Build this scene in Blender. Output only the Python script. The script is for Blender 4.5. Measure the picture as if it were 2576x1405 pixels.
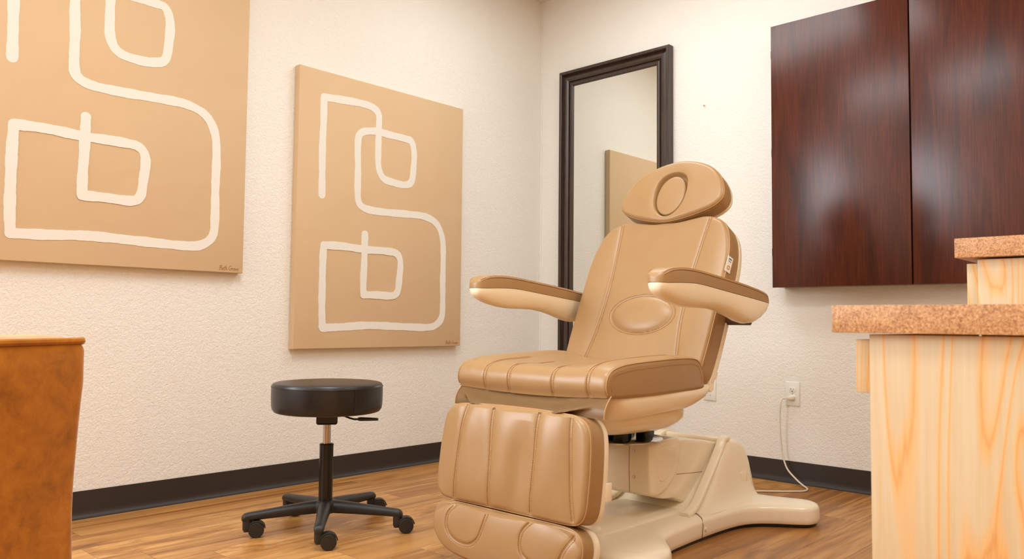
import bpy, bmesh, math, random
from mathutils import Vector, Matrix
random.seed(7)
for o in list(bpy.data.objects): bpy.data.objects.remove(o)
S = bpy.context.scene
col = S.collection
sin, cos, pi, R = math.sin, math.cos, math.pi, math.radians

# ------------------------------------------------------------------ camera
# world: corner of the room at the origin, left wall is y=0, right wall is x=0, metres
cam_d = bpy.data.cameras.new('camera'); cam = bpy.data.objects.new('camera', cam_d); col.objects.link(cam)
S.camera = cam
YAW, PITCH, ROLL = R(43.07), R(3.0414), R(.5616)
fw = Vector((cos(PITCH)*cos(YAW), cos(PITCH)*sin(YAW), sin(PITCH)))
rt = Vector((sin(YAW), -cos(YAW), 0)); up = rt.cross(fw)
rt2 = rt*cos(ROLL)+up*sin(ROLL); up2 = -rt*sin(ROLL)+up*cos(ROLL)
cam.matrix_world = Matrix(((rt2.x, up2.x, -fw.x, -3.7115), (rt2.y, up2.y, -fw.y, -3.2329), (rt2.z, up2.z, -fw.z, .745), (0, 0, 0, 1)))
cam_d.sensor_width = 36; cam_d.lens = 2015.8/2576*36; cam_d.clip_start = .02
cam_d.dof.use_dof = True; cam_d.dof.focus_distance = 2.75; cam_d.dof.aperture_fstop = 9.0

# ------------------------------------------------------------------ world and light
w = bpy.data.worlds.new('world'); S.world = w; w.use_nodes = True
w.node_tree.nodes['Background'].inputs[0].default_value = (.80, .90, 1.0, 1)
w.node_tree.nodes['Background'].inputs[1].default_value = 1.6
S.view_settings.view_transform = 'Standard'; S.view_settings.look = 'None'
S.view_settings.exposure = 0.22; S.view_settings.gamma = 1

def area(name, loc, size, power, color, rot=(0, 0, 0), spread=180):
    l = bpy.data.lights.new(name, 'AREA'); l.shape = 'RECTANGLE'; l.size, l.size_y = size
    l.energy = power; l.color = color; l.spread = R(spread)
    o = bpy.data.objects.new(name, l); col.objects.link(o); o.location = loc; o.rotation_euler = rot
    return o
CEIL = 2.74
LAMPS = [(-.95, -1.15), (-2.6, -1.7), (-3.7, -3.4), (-1.2, -3.55)]  # corner, rear and counter lamps are added to brighten walls and chair
LAMP_W = [9, 22, 14, 13]
LAMP_COL = (.91, 1.0, 1.04)
area('window_daylight', (-4.75, .16, 1.68), (2.6, 1.3), 130, (.88, .95, 1.0), (R(-90), 0, 0))

# ------------------------------------------------------------------ materials
def srgb(r, g, b):
    f = lambda c: ((c/255+.055)/1.055)**2.4 if c > 10 else c/255/12.92
    return (f(r), f(g), f(b), 1)
class NT:
    def __init__(s, name):
        s.m = bpy.data.materials.new(name); s.m.use_nodes = True; s.t = s.m.node_tree; s.n = s.t.nodes
        s.b = s.n['Principled BSDF']
    def node(s, typ, ins=None, **kw):
        n = s.n.new(typ)
        for k, v in kw.items(): setattr(n, k, v)
        for k, v in (ins or {}).items():
            if isinstance(v, bpy.types.NodeSocket): s.t.links.new(v, n.inputs[k])
            else: n.inputs[k].default_value = v
        return n
    def math(s, op, a, b=0.0, c=0.0): return s.node('ShaderNodeMath', {0: a, 1: b, 2: c}, operation=op).outputs[0]
    def noise(s, vec, scale, detail=3, rough=.5, dist=0):
        return s.node('ShaderNodeTexNoise', {'Vector': vec, 'Scale': scale, 'Detail': detail, 'Roughness': rough, 'Distortion': dist}).outputs[0]
    def coord(s, scale=(1, 1, 1), rot=(0, 0, 0), loc=(0, 0, 0)):
        tc = s.node('ShaderNodeTexCoord')
        return s.node('ShaderNodeMapping', {'Vector': tc.outputs['Object'], 'Scale': scale, 'Rotation': rot, 'Location': loc}).outputs[0]
    def mix(s, f, a, b, blend='MIX'):
        n = s.node('ShaderNodeMix', data_type='RGBA', blend_type=blend)
        for k, v in ((0, f), (6, a), (7, b)):
            if isinstance(v, bpy.types.NodeSocket): s.t.links.new(v, n.inputs[k])
            else: n.inputs[k].default_value = v
        return n.outputs[2]
    def ramp(s, f, stops):
        n = s.node('ShaderNodeValToRGB', {0: f}); e = n.color_ramp.elements
        while len(e) < len(stops): e.new(.5)
        for i, (p, c) in enumerate(stops): e[i].position = p; e[i].color = c
        return n.outputs[0]
    def bump(s, h, strength, dist, prev=None):
        ins = {'Height': h, 'Strength': strength, 'Distance': dist}
        if prev is not None: ins['Normal'] = prev
        return s.node('ShaderNodeBump', ins).outputs[0]
    def set(s, **kw):
        names = dict(color='Base Color', rough='Roughness', metal='Metallic', spec='Specular IOR Level', normal='Normal', coat='Coat Weight', coatr='Coat Roughness', sheen='Sheen Weight', sheenr='Sheen Roughness', sheent='Sheen Tint', emit='Emission Color', emits='Emission Strength', trans='Transmission Weight')
        for k, v in kw.items():
            i = s.b.inputs[names[k]]
            if isinstance(v, bpy.types.NodeSocket): s.t.links.new(v, i)
            else: i.default_value = v
        return s.m

def plain(name, c, rough=.5, spec=.5, metal=0, grain=0.0, gs=300, **kw):
    n = NT(name); v = n.coord(); f = n.noise(v, gs, 2)
    c2 = tuple(x*.9 for x in c[:3])+(1,)
    n.set(color=n.mix(f, c, c2), rough=rough, spec=spec, metal=metal, **kw)
    if grain: n.set(normal=n.bump(f, grain, .001))
    return n.m

WALL = srgb(240, 237, 231)
def wall_mat():
    n = NT('orange peel painted wall'); v = n.coord()
    a = n.noise(v, 125, 3, .55, .8); b = n.noise(v, 55, 2, .5, .4)
    h = n.math('ADD', n.math('MULTIPLY', a, .65), n.math('MULTIPLY', b, .5))
    h = n.ramp(h, [(.38, (0, 0, 0, 1)), (.68, (1, 1, 1, 1))])
    big = n.noise(v, 1.2, 2)
    n.set(color=n.mix(big, WALL, srgb(236, 232, 225)), rough=.62, spec=.3, normal=n.bump(h, .55, .003))
    return n.m
def floor_mat():
    n = NT('oak vinyl plank floor'); tc = n.node('ShaderNodeTexCoord').outputs['Object']
    sp = n.node('ShaderNodeSeparateXYZ', {0: tc}); x, y = sp.outputs[0], sp.outputs[1]
    W, L = .151, 1.22
    yy = n.math('DIVIDE', n.math('ADD', y, .122), W); row = n.math('FLOOR', yy)
    off = n.node('ShaderNodeTexWhiteNoise', {1: row}, noise_dimensions='1D').outputs[0]
    xx = n.math('ADD', n.math('DIVIDE', x, L), n.math('MULTIPLY', off, 7.3)); cx = n.math('FLOOR', xx)
    idv = n.node('ShaderNodeCombineXYZ', {0: cx, 1: row}).outputs[0]
    rnd = n.node('ShaderNodeTexWhiteNoise', {0: idv}, noise_dimensions='3D')
    shift = n.node('ShaderNodeVectorMath', {0: tc, 1: rnd.outputs[1]}, operation='MULTIPLY_ADD')
    shift.inputs[1].default_value = (1, 1, 1)
    n.t.links.new(tc, shift.inputs[0])
    sc = n.node('ShaderNodeVectorMath', {0: rnd.outputs[1]}, operation='SCALE'); sc.inputs[3].default_value = 9
    n.t.links.new(sc.outputs[0], shift.inputs[2])
    m1 = n.node('ShaderNodeMapping', {'Vector': shift.outputs[0], 'Scale': (1.6, 14, 1)}).outputs[0]
    m2 = n.node('ShaderNodeMapping', {'Vector': shift.outputs[0], 'Scale': (7, 110, 1)}).outputs[0]
    g1 = n.noise(m1, 1.6, 4, .6, 1.3); g2 = n.noise(m2, 1.5, 4, .62, .4)
    c = n.ramp(g1, [(.25, srgb(134, 84, 34)), (.42, srgb(186, 128, 64)), (.60, srgb(214, 160, 94)), (.78, srgb(166, 108, 48))])
    f = n.ramp(g2, [(.36, srgb(165, 140, 115)), (.55, (1, 1, 1, 1))])
    c = n.mix(.55, c, f, 'MULTIPLY')
    tone = n.ramp(rnd.outputs[0], [(0, srgb(215, 205, 195)), (1, (1, 1, 1, 1))])
    c = n.mix(.8, c, tone, 'MULTIPLY')
    # joints
    fy = n.math('FRACT', yy); ey = n.math('MINIMUM', fy, n.math('SUBTRACT', 1, fy)); sy = n.math('LESS_THAN', ey, .008)
    fx = n.math('FRACT', xx); ex = n.math('MINIMUM', fx, n.math('SUBTRACT', 1, fx)); sx = n.math('LESS_THAN', ex, .0009)
    j = n.math('MAXIMUM', sx, sy)
    c = n.mix(n.math('MULTIPLY', j, .55), c, srgb(80, 48, 22))
    n.set(color=c, rough=n.math('MULTIPLY_ADD', g2, .18, .27), spec=.5,
          normal=n.bump(n.math('SUBTRACT', n.math('MULTIPLY', g2, .35), j), .35, .0012))
    return n.m
def leather_mat(name, c1, c2):
    n = NT(name); v = n.coord()
    p = n.node('ShaderNodeTexVoronoi', {'Vector': v, 'Scale': 900}).outputs[0]
    q = n.noise(v, 14, 3)
    n.set(color=n.mix(q, c1, c2), rough=.36, spec=.5, normal=n.bump(n.noise(v, 9, 2), .25, .006, n.bump(p, .12, .0006)))
    return n.m
def ply_mat():
    n = NT('ash plywood'); tc = n.node('ShaderNodeTexCoord').outputs['Object']
    v = n.node('ShaderNodeMapping', {'Vector': tc, 'Scale': (5.2, 5.2, .85)}).outputs[0]
    k = n.noise(v, 1.15, 2, .45, .9)
    fine = n.noise(n.node('ShaderNodeMapping', {'Vector': tc, 'Scale': (60, 60, 2.2)}).outputs[0], 2.5, 3, .6)
    rings = n.math('FRACT', n.math('MULTIPLY', n.math('ADD', k, n.math('MULTIPLY', fine, .012)), 21))
    c = n.ramp(rings, [(0, srgb(214, 160, 96)), (.07, srgb(222, 176, 116)), (.26, srgb(206, 186, 152)), (.72, srgb(208, 190, 158)), (.93, srgb(222, 180, 124)), (1, srgb(214, 160, 96))])
    c = n.mix(.45, c, n.ramp(n.noise(v, .8, 3), [(.35, srgb(240, 208, 160)), (.6, (1, 1, 1, 1))]), 'MULTIPLY')
    c = n.mix(.3, c, n.ramp(fine, [(.3, srgb(235, 205, 160)), (.7, (1, 1, 1, 1))]), 'MULTIPLY')
    n.set(color=c, rough=.45, spec=.4)
    return n.m
def mahogany_mat():
    n = NT('dark mahogany laminate'); tc = n.node('ShaderNodeTexCoord').outputs['Object']
    v = n.node('ShaderNodeMapping', {'Vector': tc, 'Scale': (6, 6, .7)}).outputs[0]
    k = n.noise(v, 1.6, 4, .55, .8)
    fine = n.noise(n.node('ShaderNodeMapping', {'Vector': tc, 'Scale': (150, 150, 3)}).outputs[0], 2.2, 4, .65)
    c = n.ramp(k, [(.3, srgb(64, 30, 21)), (.5, srgb(92, 42, 25)), (.62, srgb(76, 35, 23)), (.75, srgb(98, 44, 25))])
    c = n.mix(.5, c, n.ramp(fine, [(.35, srgb(130, 115, 110)), (.62, (1, 1, 1, 1))]), 'MULTIPLY')
    n.set(color=c, rough=.25, spec=.34, normal=n.bump(fine, .06, .0005))
    return n.m
def laminate_mat():
    n = NT('speckled tan laminate'); v = n.coord()
    a = n.noise(v, 380, 3, .7); b = n.noise(v, 60, 3)
    c = n.ramp(a, [(.33, srgb(142, 92, 52)), (.48, srgb(188, 136, 88)), (.66, srgb(216, 172, 126))])
    n.set(color=n.mix(.35, c, n.ramp(b, [(.35, srgb(190, 165, 140)), (.65, (1, 1, 1, 1))]), 'MULTIPLY'), rough=.38, spec=.4)
    return n.m
def canvas_mat():
    n = NT('tan painted canvas'); v = n.coord()
    wv = n.math('MULTIPLY', n.math('SINE', n.math('MULTIPLY', n.node('ShaderNodeSeparateXYZ', {0: v}).outputs[0], 2600)),
                n.math('SINE', n.math('MULTIPLY', n.node('ShaderNodeSeparateXYZ', {0: v}).outputs[2], 2600)))
    q = n.noise(v, 3, 3); f = n.noise(v, 700, 2)
    c = n.mix(q, srgb(214, 187, 152), srgb(209, 179, 141))
    n.set(color=n.mix(n.math('MULTIPLY', f, .12), c, srgb(200, 150, 100)), rough=.7, spec=.25, normal=n.bump(n.noise(v, 4.2, 2, .5, .6), .5, .012, n.bump(wv, .12, .0004)))
    return n.m
def velvet_mat():
    n = NT('ochre velvet'); v = n.coord()
    q = n.noise(v, 22, 5, .65, .4)
    c = n.ramp(q, [(.32, srgb(138, 80, 10)), (.5, srgb(164, 98, 16)), (.7, srgb(178, 112, 26))])
    n.set(color=c, rough=.85, spec=.15, sheen=.55, sheenr=.4, sheent=(1, .85, .62, 1), normal=n.bump(n.noise(v, 160, 3), .2, .002))
    return n.m
def framewood_mat():
    n = NT('dark brushed brown wood'); tc = n.node('ShaderNodeTexCoord').outputs['Object']
    k = n.noise(n.node('ShaderNodeMapping', {'Vector': tc, 'Scale': (40, 40, 2)}).outputs[0], 3, 4, .6)
    n.set(color=n.ramp(k, [(.3, srgb(40, 29, 22)), (.6, srgb(66, 50, 40)), (.8, srgb(84, 66, 54))]), rough=.33, spec=.6, normal=n.bump(k, .12, .001))
    return n.m
M = dict(
    wall=wall_mat(), floor=floor_mat(), leather=leather_mat('camel vinyl upholstery', srgb(167, 131, 88), srgb(161, 124, 81)),
    leather_side=None, ply=ply_mat(), mahogany=mahogany_mat(), laminate=laminate_mat(), canvas=canvas_mat(), velvet=velvet_mat(), frame=framewood_mat(),
    ceiling=plain('ceiling paint', srgb(243, 241, 236), .8, .2), backwall=plain('warm wall paint', srgb(218, 178, 124), .7, .2),
    shell=plain('cream moulded plastic', srgb(250, 234, 206), .20, .5), stitch=plain('tan thread', srgb(178, 126, 72), .7, .2),
    thread_light=plain('pale piping', srgb(186, 144, 98), .45, .4),
    paint=plain('off white paint', srgb(236, 231, 222), .6, .3, grain=.2, gs=500), ink=plain('brown ink', srgb(165, 112, 58), .6, .2),
    base=plain('black rubber cove base', srgb(52, 44, 40), .5, .4, grain=.1), black=plain('black moulded plastic', srgb(30, 28, 27), .42, .5, grain=.4, gs=900),
    vinyl=plain('black vinyl', srgb(30, 26, 26), .33, .5, grain=.15, gs=700), gloss=plain('black enamelled steel', srgb(16, 15, 15), .25, .5),
    steel=plain('polished steel', (.62, .58, .53, 1), .22, .5, 1), mirror=plain('mirror glass', (.88, .90, .87, 1), .015, .5, 1),
    white=plain('white plastic', srgb(236, 234, 226), .35, .5), dark=plain('dark slot', srgb(30, 22, 18), .6, .3), cord=plain('white cord', srgb(232, 222, 205), .45, .4),
    grey=plain('grey cotton', srgb(90, 98, 110), .7, .2), orange=plain('orange print', srgb(214, 128, 40), .6, .3), bracket=plain('brown plastic', srgb(92, 66, 50), .45, .4),
    lampwhite=plain('white enamel', srgb(240, 240, 236), .4, .4), brass=plain('amber cover', srgb(150, 112, 48), .35, .4), seam=plain('seam shadow gap', srgb(120, 84, 50), .6, .2),
)
def emis(name, c, s):
    n = NT(name); n.set(color=(0, 0, 0, 1), emit=c, emits=s); return n.m

# ------------------------------------------------------------------ mesh helpers (all coordinates in metres, world space unless a thing is built at its origin)
def obj(name, bm, mat, parent=None, label=None, angle=38, kind=None):
    if parent is not None:
        p = parent; off = Vector((0, 0, 0))
        while p is not None: off += p.location; p = p.parent
        bmesh.ops.translate(bm, verts=bm.verts, vec=-off)
    else: off = None
    bmesh.ops.recalc_face_normals(bm, faces=bm.faces)
    me = bpy.data.meshes.new(name); bm.to_mesh(me); bm.free()
    me.materials.append(mat)
    for p in me.polygons: p.use_smooth = True
    me.set_sharp_from_angle(angle=R(angle))
    o = bpy.data.objects.new(name, me); col.objects.link(o)
    if parent is not None: o.parent = parent
    if label: o['label'] = label
    if kind: o['kind'] = kind
    return o
def thing(name, label, cat, loc=(0, 0, 0), rz=0, group=None):
    o = bpy.data.objects.new(name, None); col.objects.link(o); o.location = loc; o.rotation_euler = (0, 0, rz)
    o['label'] = label; o['category'] = cat
    if group: o['group'] = group
    return o
def NB(): return bmesh.new()
def add_faces(bm, V, F):
    vs = [bm.verts.new(v) for v in V]
    for f in F:
        try: bm.faces.new([vs[i] for i in f])
        except ValueError: pass
    return vs
def box(bm, lo, hi, bev=0, seg=2):
    lo, hi = Vector(lo), Vector(hi)
    r = bmesh.ops.create_cube(bm, size=1); vs = r['verts']
    for v in vs: v.co = Vector((lo[i]+(v.co[i]+.5)*(hi[i]-lo[i]) for i in range(3)))
    if bev:
        es = {e for v in vs for e in v.link_edges}
        bmesh.ops.bevel(bm, geom=list(es), offset=bev, segments=seg, profile=.6, affect='EDGES')
    return bm
def loft(bm, rings, cap0=True, cap1=True, closed=False):
    n = len(rings[0]); vr = [[bm.verts.new(p) for p in r] for r in rings]
    rng = range(len(vr)) if closed else range(len(vr)-1)
    for i in rng:
        a, b = vr[i], vr[(i+1) % len(vr)]
        for j in range(n):
            try: bm.faces.new((a[j], a[(j+1) % n], b[(j+1) % n], b[j]))
            except ValueError: pass
    if not closed:
        if cap0: bm.faces.new(vr[0])
        if cap1: bm.faces.new(vr[-1][::-1])
    return bm
def lathe(bm, prof, c=(0, 0), n=40, axis=None):
    rings = [[(c[0]+r*cos(2*pi*k/n), c[1]+r*sin(2*pi*k/n), z) for k in range(n)] for r, z in prof]
    return loft(bm, rings)
def catmull(P, n=8, closed=False):
    P = [Vector(p) for p in P]; out = []; N = len(P)
    rng = range(N if closed else N-1)
    for i in rng:
        g = (lambda k: P[k % N]) if closed else (lambda k: P[max(0, min(N-1, k))])
        a, b, c, d = g(i-1), g(i), g(i+1), g(i+2)
        for k in range(n):
            t = k/n
            out.append(.5*((2*b)+(c-a)*t+(2*a-5*b+4*c-d)*t*t+(-a+3*b-3*c+d)*t**3))
    if not closed: out.append(P[-1])
    return out
def resample(P, n, closed=True):
    P = [Vector(p) for p in P]; Q = P+[P[0]] if closed else P
    L = [0]
    for a, b in zip(Q, Q[1:]): L.append(L[-1]+(b-a).length)
    T = L[-1]; out = []; j = 0
    cnt = n if closed else n-1
    for i in range(n):
        s = T*i/cnt
        while j < len(L)-2 and L[j+1] < s: j += 1
        d = L[j+1]-L[j]; t = 0 if d == 0 else (s-L[j])/d
        out.append(Q[j].lerp(Q[j+1], min(1, t)))
    return out
def tube(bm, path, r, n=10, cap=True):
    path = [Vector(p) for p in path]; rings = []; prev = None
    for i, p in enumerate(path):
        t = (path[min(i+1, len(path)-1)]-path[max(i-1, 0)]).normalized()
        if prev is None:
            a = Vector((0, 0, 1)) if abs(t.z) < .9 else Vector((1, 0, 0))
            u = t.cross(a).normalized()
        else: u = (prev-t*prev.dot(t)).normalized()
        prev = u; v = t.cross(u); rr = r(i/(len(path)-1)) if callable(r) else r
        rings.append([p+(u*cos(2*pi*k/n)+v*sin(2*pi*k/n))*rr for k in range(n)])
    return loft(bm, rings, cap, cap)
def rect(w, h, r, n=6):
    """rounded rectangle outline centred on 0"""
    pts = []
    for cx, cy, a0 in ((w/2-r, h/2-r, 0), (-w/2+r, h/2-r, 90), (-w/2+r, -h/2+r, 180), (w/2-r, -h/2+r, 270)):
        for k in range(n+1):
            a = R(a0+90*k/n); pts.append((cx+r*cos(a), cy+r*sin(a)))
    return pts
def superell(a, b, p, n=32):
    out = []
    for k in range(n):
        t = 2*pi*k/n; c, s = cos(t), sin(t)
        out.append((a*math.copysign(abs(c)**(2/p), c), b*math.copysign(abs(s)**(2/p), s)))
    return out
class Frame:
    """flat local frame: a = across, b = along, n = outwards"""
    def __init__(s, o, ea, eb, en): s.o, s.a, s.b, s.n = Vector(o), Vector(ea), Vector(eb), Vector(en)
    def __call__(s, a, b, n=0): return s.o+s.a*a+s.b*b+s.n*n
def pad(F, outline, t_front, t_back, h, er, rings=40, centre=None, N=260):
    """upholstered pad: outline in (a,b); front at n=t_front plus height h(a,b); flat back at n=t_back; er = edge radius"""
    O = [Vector((p[0], p[1])) for p in resample([Vector((p[0], p[1], 0)) for p in outline], N)]
    c = Vector(centre) if centre else sum(O, Vector((0, 0)))/len(O)
    bm = NB(); V = []
    V.append([F(*p, t_back) for p in O])
    V.append([F(*p, t_front-er) for p in O])
    for k in range(1, 7):
        a = pi/2*k/6
        ring = []
        for p in O:
            d = (p-c); L = d.length; q = c+d*((L-er*(1-cos(a)))/L); w_ = sin(a)
            ring.append(F(q.x, q.y, t_front-er+er*w_+h(q.x, q.y)*max(0, (k-2)/4)))
        V.append(ring)
    for k in range(1, rings):
        s = 1-(k/rings)
        ring = []
        for p in O:
            d = (p-c); L = d.length; q = c+d*((L-er)/L*s)
            ring.append(F(q.x, q.y, t_front+h(q.x, q.y)))
        V.append(ring)
    vr = [[bm.verts.new(p) for p in r] for r in V]
    for A, B in zip(vr, vr[1:]):
        for j in range(N): bm.faces.new((A[j], A[(j+1) % N], B[(j+1) % N], B[j]))
    cv = bm.verts.new(F(c.x, c.y, t_front+h(c.x, c.y)))
    for j in range(N): bm.faces.new((vr[-1][j], vr[-1][(j+1) % N], cv))
    bm.faces.new(vr[0])
    return bm
def segdist(P):
    P = [Vector(p) for p in P]
    def d(a, b):
        q = Vector((a, b)); m = 9
        for u, v in zip(P, P[1:]):
            e = v-u; t = max(0, min(1, (q-u).dot(e)/max(1e-12, e.length_squared))); m = min(m, (q-u-e*t).length)
        return m
    return d
def groove(P, depth=.003, wd=.004):
    d = segdist(P); xs = [p[0] for p in P]; ys = [p[1] for p in P]
    m_ = max(.02, wd*3); x0, x1, y0, y1 = min(xs)-m_, max(xs)+m_, min(ys)-m_, max(ys)+m_
    def g(a, b):
        if a < x0 or a > x1 or b < y0 or b > y1: return 0
        return -depth*math.exp(-(d(a, b)/wd)**2)
    return g
def stitches(bm, path, r=.0011, step=.0062, dash=.0040):
    """path: 3D polyline on a surface; adds little raised thread dashes"""
    P = [Vector(p) for p in path]; L = sum((b-a).length for a, b in zip(P, P[1:])); n = max(2, int(L/step))
    Q = resample(P, n*2+1, closed=False)
    for i in range(0, len(Q)-1, 2):
        a, b = Q[i], Q[i+1]; t = (b-a)
        if t.length < 1e-6: continue
        t.normalize(); mid = (a+b)/2; a = mid-t*dash/2; b = mid+t*dash/2
        k = t.cross(Vector((.3, .5, .8))).normalized(); m = t.cross(k)
        ra = [a+(k*cos(x)+m*sin(x))*r*.8 for x in (0, pi/2, pi, 3*pi/2)]
        rb = [b+(k*cos(x)+m*sin(x))*r*.8 for x in (0, pi/2, pi, 3*pi/2)]
        rm = [mid+(k*cos(x)+m*sin(x))*r*1.15 for x in (0, pi/2, pi, 3*pi/2)]
        loft(bm, [ra, rm, rb])
    return bm
def offset_path(P, d):
    out = []; n = len(P)
    for i in range(n):
        t = Vector(P[min(i+1, n-1)])-Vector(P[max(i-1, 0)]); t.normalize()
        out.append((P[i][0]-t.y*d, P[i][1]+t.x*d))
    return out
def ribbon(F, P, wd, h, n0=0.0, rise=0.0):
    """painted stroke: thin raised band following P in (a,b)"""
    bm = NB(); P = [Vector((p[0], p[1])) for p in P]; n = len(P); rows = []
    for i in range(n):
        t = (P[min(i+1, n-1)]-P[max(i-1, 0)]).normalized(); nn = Vector((-t.y, t.x))
        ww = wd(i) if callable(wd) else wd
        a, b = P[i]+nn*ww, P[i]-nn*ww; hh = h+rise*i/n
        rows.append([F(a.x, a.y, n0), F(a.x, a.y, n0+hh), F(b.x, b.y, n0+hh), F(b.x, b.y, n0)])
    return loft(bm, rows)

# ------------------------------------------------------------------ the room
RX, RY = -6.2, -4.3
def struct(name, bm, mat, parent=None):
    o = obj(name, bm, mat, parent); o['kind'] = 'structure'; return o
struct('floor', box(NB(), (RX-.12, RY-.12, -.1), (.12, .12, 0)), M['floor'])
struct('ceiling', box(NB(), (RX-.12, RY-.12, CEIL), (.12, .12, CEIL+.1)), M['ceiling'])
WX0, WX1, WZ0, WZ1 = -6.05, -3.45, 1.02, 2.34
bm = NB()
for lo, hi in (((RX, 0, 0), (WX0, .12, CEIL)), ((WX1, 0, 0), (.12, .12, CEIL)), ((WX0, 0, 0), (WX1, .12, WZ0)), ((WX0, 0, WZ1), (WX1, .12, CEIL))): box(bm, lo, hi)
struct('wall_left', bm, M['wall'])
struct('wall_right', box(NB(), (0, RY, 0), (.12, 0, CEIL)), M['wall'])
struct('wall_back', box(NB(), (RX-.12, RY, 0), (RX, .12, CEIL)), M['wall'])
struct('wall_front', box(NB(), (RX-.12, RY-.12, 0), (.12, RY, CEIL)), M['backwall'])
bm = NB()
for lo, hi in (((WX0, .03, WZ0), (WX0+.05, .09, WZ1)), ((WX1-.05, .03, WZ0), (WX1, .09, WZ1)), ((WX0, .03, WZ0), (WX1, .09, WZ0+.05)), ((WX0, .03, WZ1-.05), (WX1, .09, WZ1)), ((-4.77, .04, WZ0), (-4.73, .08, WZ1))): box(bm, lo, hi, .004)
struct('window_1', bm, M['white'])
def cove(bm, along, y0, y1):
    # vinyl cove base profile (distance from wall, height)
    prof = [(0, .1016), (.0035, .1005), (.004, .03), (.0045, .018), (.008, .009), (.014, .0035), (.0185, .0015), (.0185, 0), (0, 0)]
    ring = lambda v: [((v, -d, z) if along == 'x' else (-d, v, z)) for d, z in prof]
    return loft(bm, [ring(y0), ring(y1)])
struct('baseboard_left', cove(NB(), 'x', RX, 0), M['base'])
struct('baseboard_right', cove(NB(), 'y', RY, 0), M['base'])
struct('baseboard_back', box(NB(), (RX, RY, 0), (RX+.006, 0, .1016)), M['base'])
struct('baseboard_front', box(NB(), (RX, RY, 0), (0, RY+.006, .1016)), M['base'])
# bead of the corner
struct('trim_1', tube(NB(), [(-.003, -.003, 0), (-.003, -.003, CEIL)], .004, 8), M['wall'])

# ceiling panel before the treatment chair; the others are added, unseen fill lights
for i, (x, y) in enumerate(LAMPS):
    t = thing('ceiling_or_fill_light', ['added white fill light panel nearest the room corner', 'white ceiling light panel in front of the treatment chair', 'added white fill light panel farthest from the room corner', 'added white fill light panel above the rear countertop'][i], 'ceiling light', (x, y, CEIL), group='ceiling light panels')
    bm = NB()
    for lo, hi in (((-.31, -.61, -.03), (-.28, .61, 0)), ((.28, -.61, -.03), (.31, .61, 0)), ((-.28, -.61, -.03), (.28, -.58, 0)), ((-.28, .58, -.03), (.28, .61, 0))): box(bm, [lo[0]+x, lo[1]+y, lo[2]+CEIL], [hi[0]+x, hi[1]+y, hi[2]+CEIL])
    obj('frame', bm, M['lampwhite'], t)
    obj('diffuser', box(NB(), (x-.28, y-.58, CEIL-.012), (x+.28, y+.58, CEIL-.002)), emis('lit diffuser', (1, .97, .92, 1), 3), t)
    area('ceiling_or_fill_glow', (x, y, CEIL-.035), (.56, 1.16), LAMP_W[i], LAMP_COL)

# ------------------------------------------------------------------ canvases
LINE = [(-1.603, 1.331), (-1.604, 1.417), (-1.606, 1.559), (-1.603, 1.682), (-1.603, 1.793, 1), (-1.5, 1.801), (-1.399, 1.807), (-1.321, 1.801), (-1.283, 1.771), (-1.281, 1.701), (-1.282, 1.592), (-1.277, 1.506), (-1.246, 1.457), (-1.178, 1.444), (-1.108, 1.442), (-1.065, 1.465), (-1.053, 1.54), (-1.051, 1.619), (-1.07, 1.672), (-1.113, 1.681), (-1.211, 1.683), (-1.292, 1.686), (-1.37, 1.671), (-1.401, 1.641), (-1.406, 1.572), (-1.402, 1.488), (-1.401, 1.361), (-1.387, 1.31), (-1.335, 1.29), (-1.229, 1.288), (-1.09, 1.293), (-0.974, 1.293), (-0.891, 1.264), (-0.849, 1.198), (-0.838, 1.107), (-0.839, 0.968), (-0.837, 0.842), (-0.843, 0.767), (-0.881, 0.727), (-0.948, 0.713), (-1.134, 0.717), (-1.322, 0.722), (-1.472, 0.714), (-1.585, 0.710, 1), (-1.59, 0.794), (-1.591, 0.914), (-1.591, 1.014), (-1.588, 1.095, 1), (-1.482, 1.098), (-1.356, 1.092), (-1.224, 1.093), (-1.156, 1.085), (-1.13, 1.042), (-1.136, 0.955), (-1.145, 0.894), (-1.179, 0.871), (-1.273, 0.872), (-1.357, 0.871, 1), (-1.358, 0.945), (-1.355, 1.029), (-1.354, 1.166)]
OLD = {  # the other canvas, its stroke measured the same way (visible part), expressed in the small canvas's coordinates
    0: (-1.602, 1.328), 25: (-1.405, 1.447), 24: (-1.407, 1.60)}
def strokes(P):
    runs, cur = [], []
    for p in P:
        cur.append((p[0], p[1]))
        if len(p) > 2: runs.append(cur); cur = [(p[0], p[1])]
    runs.append(cur); return runs
CAN_D = .04
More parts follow.
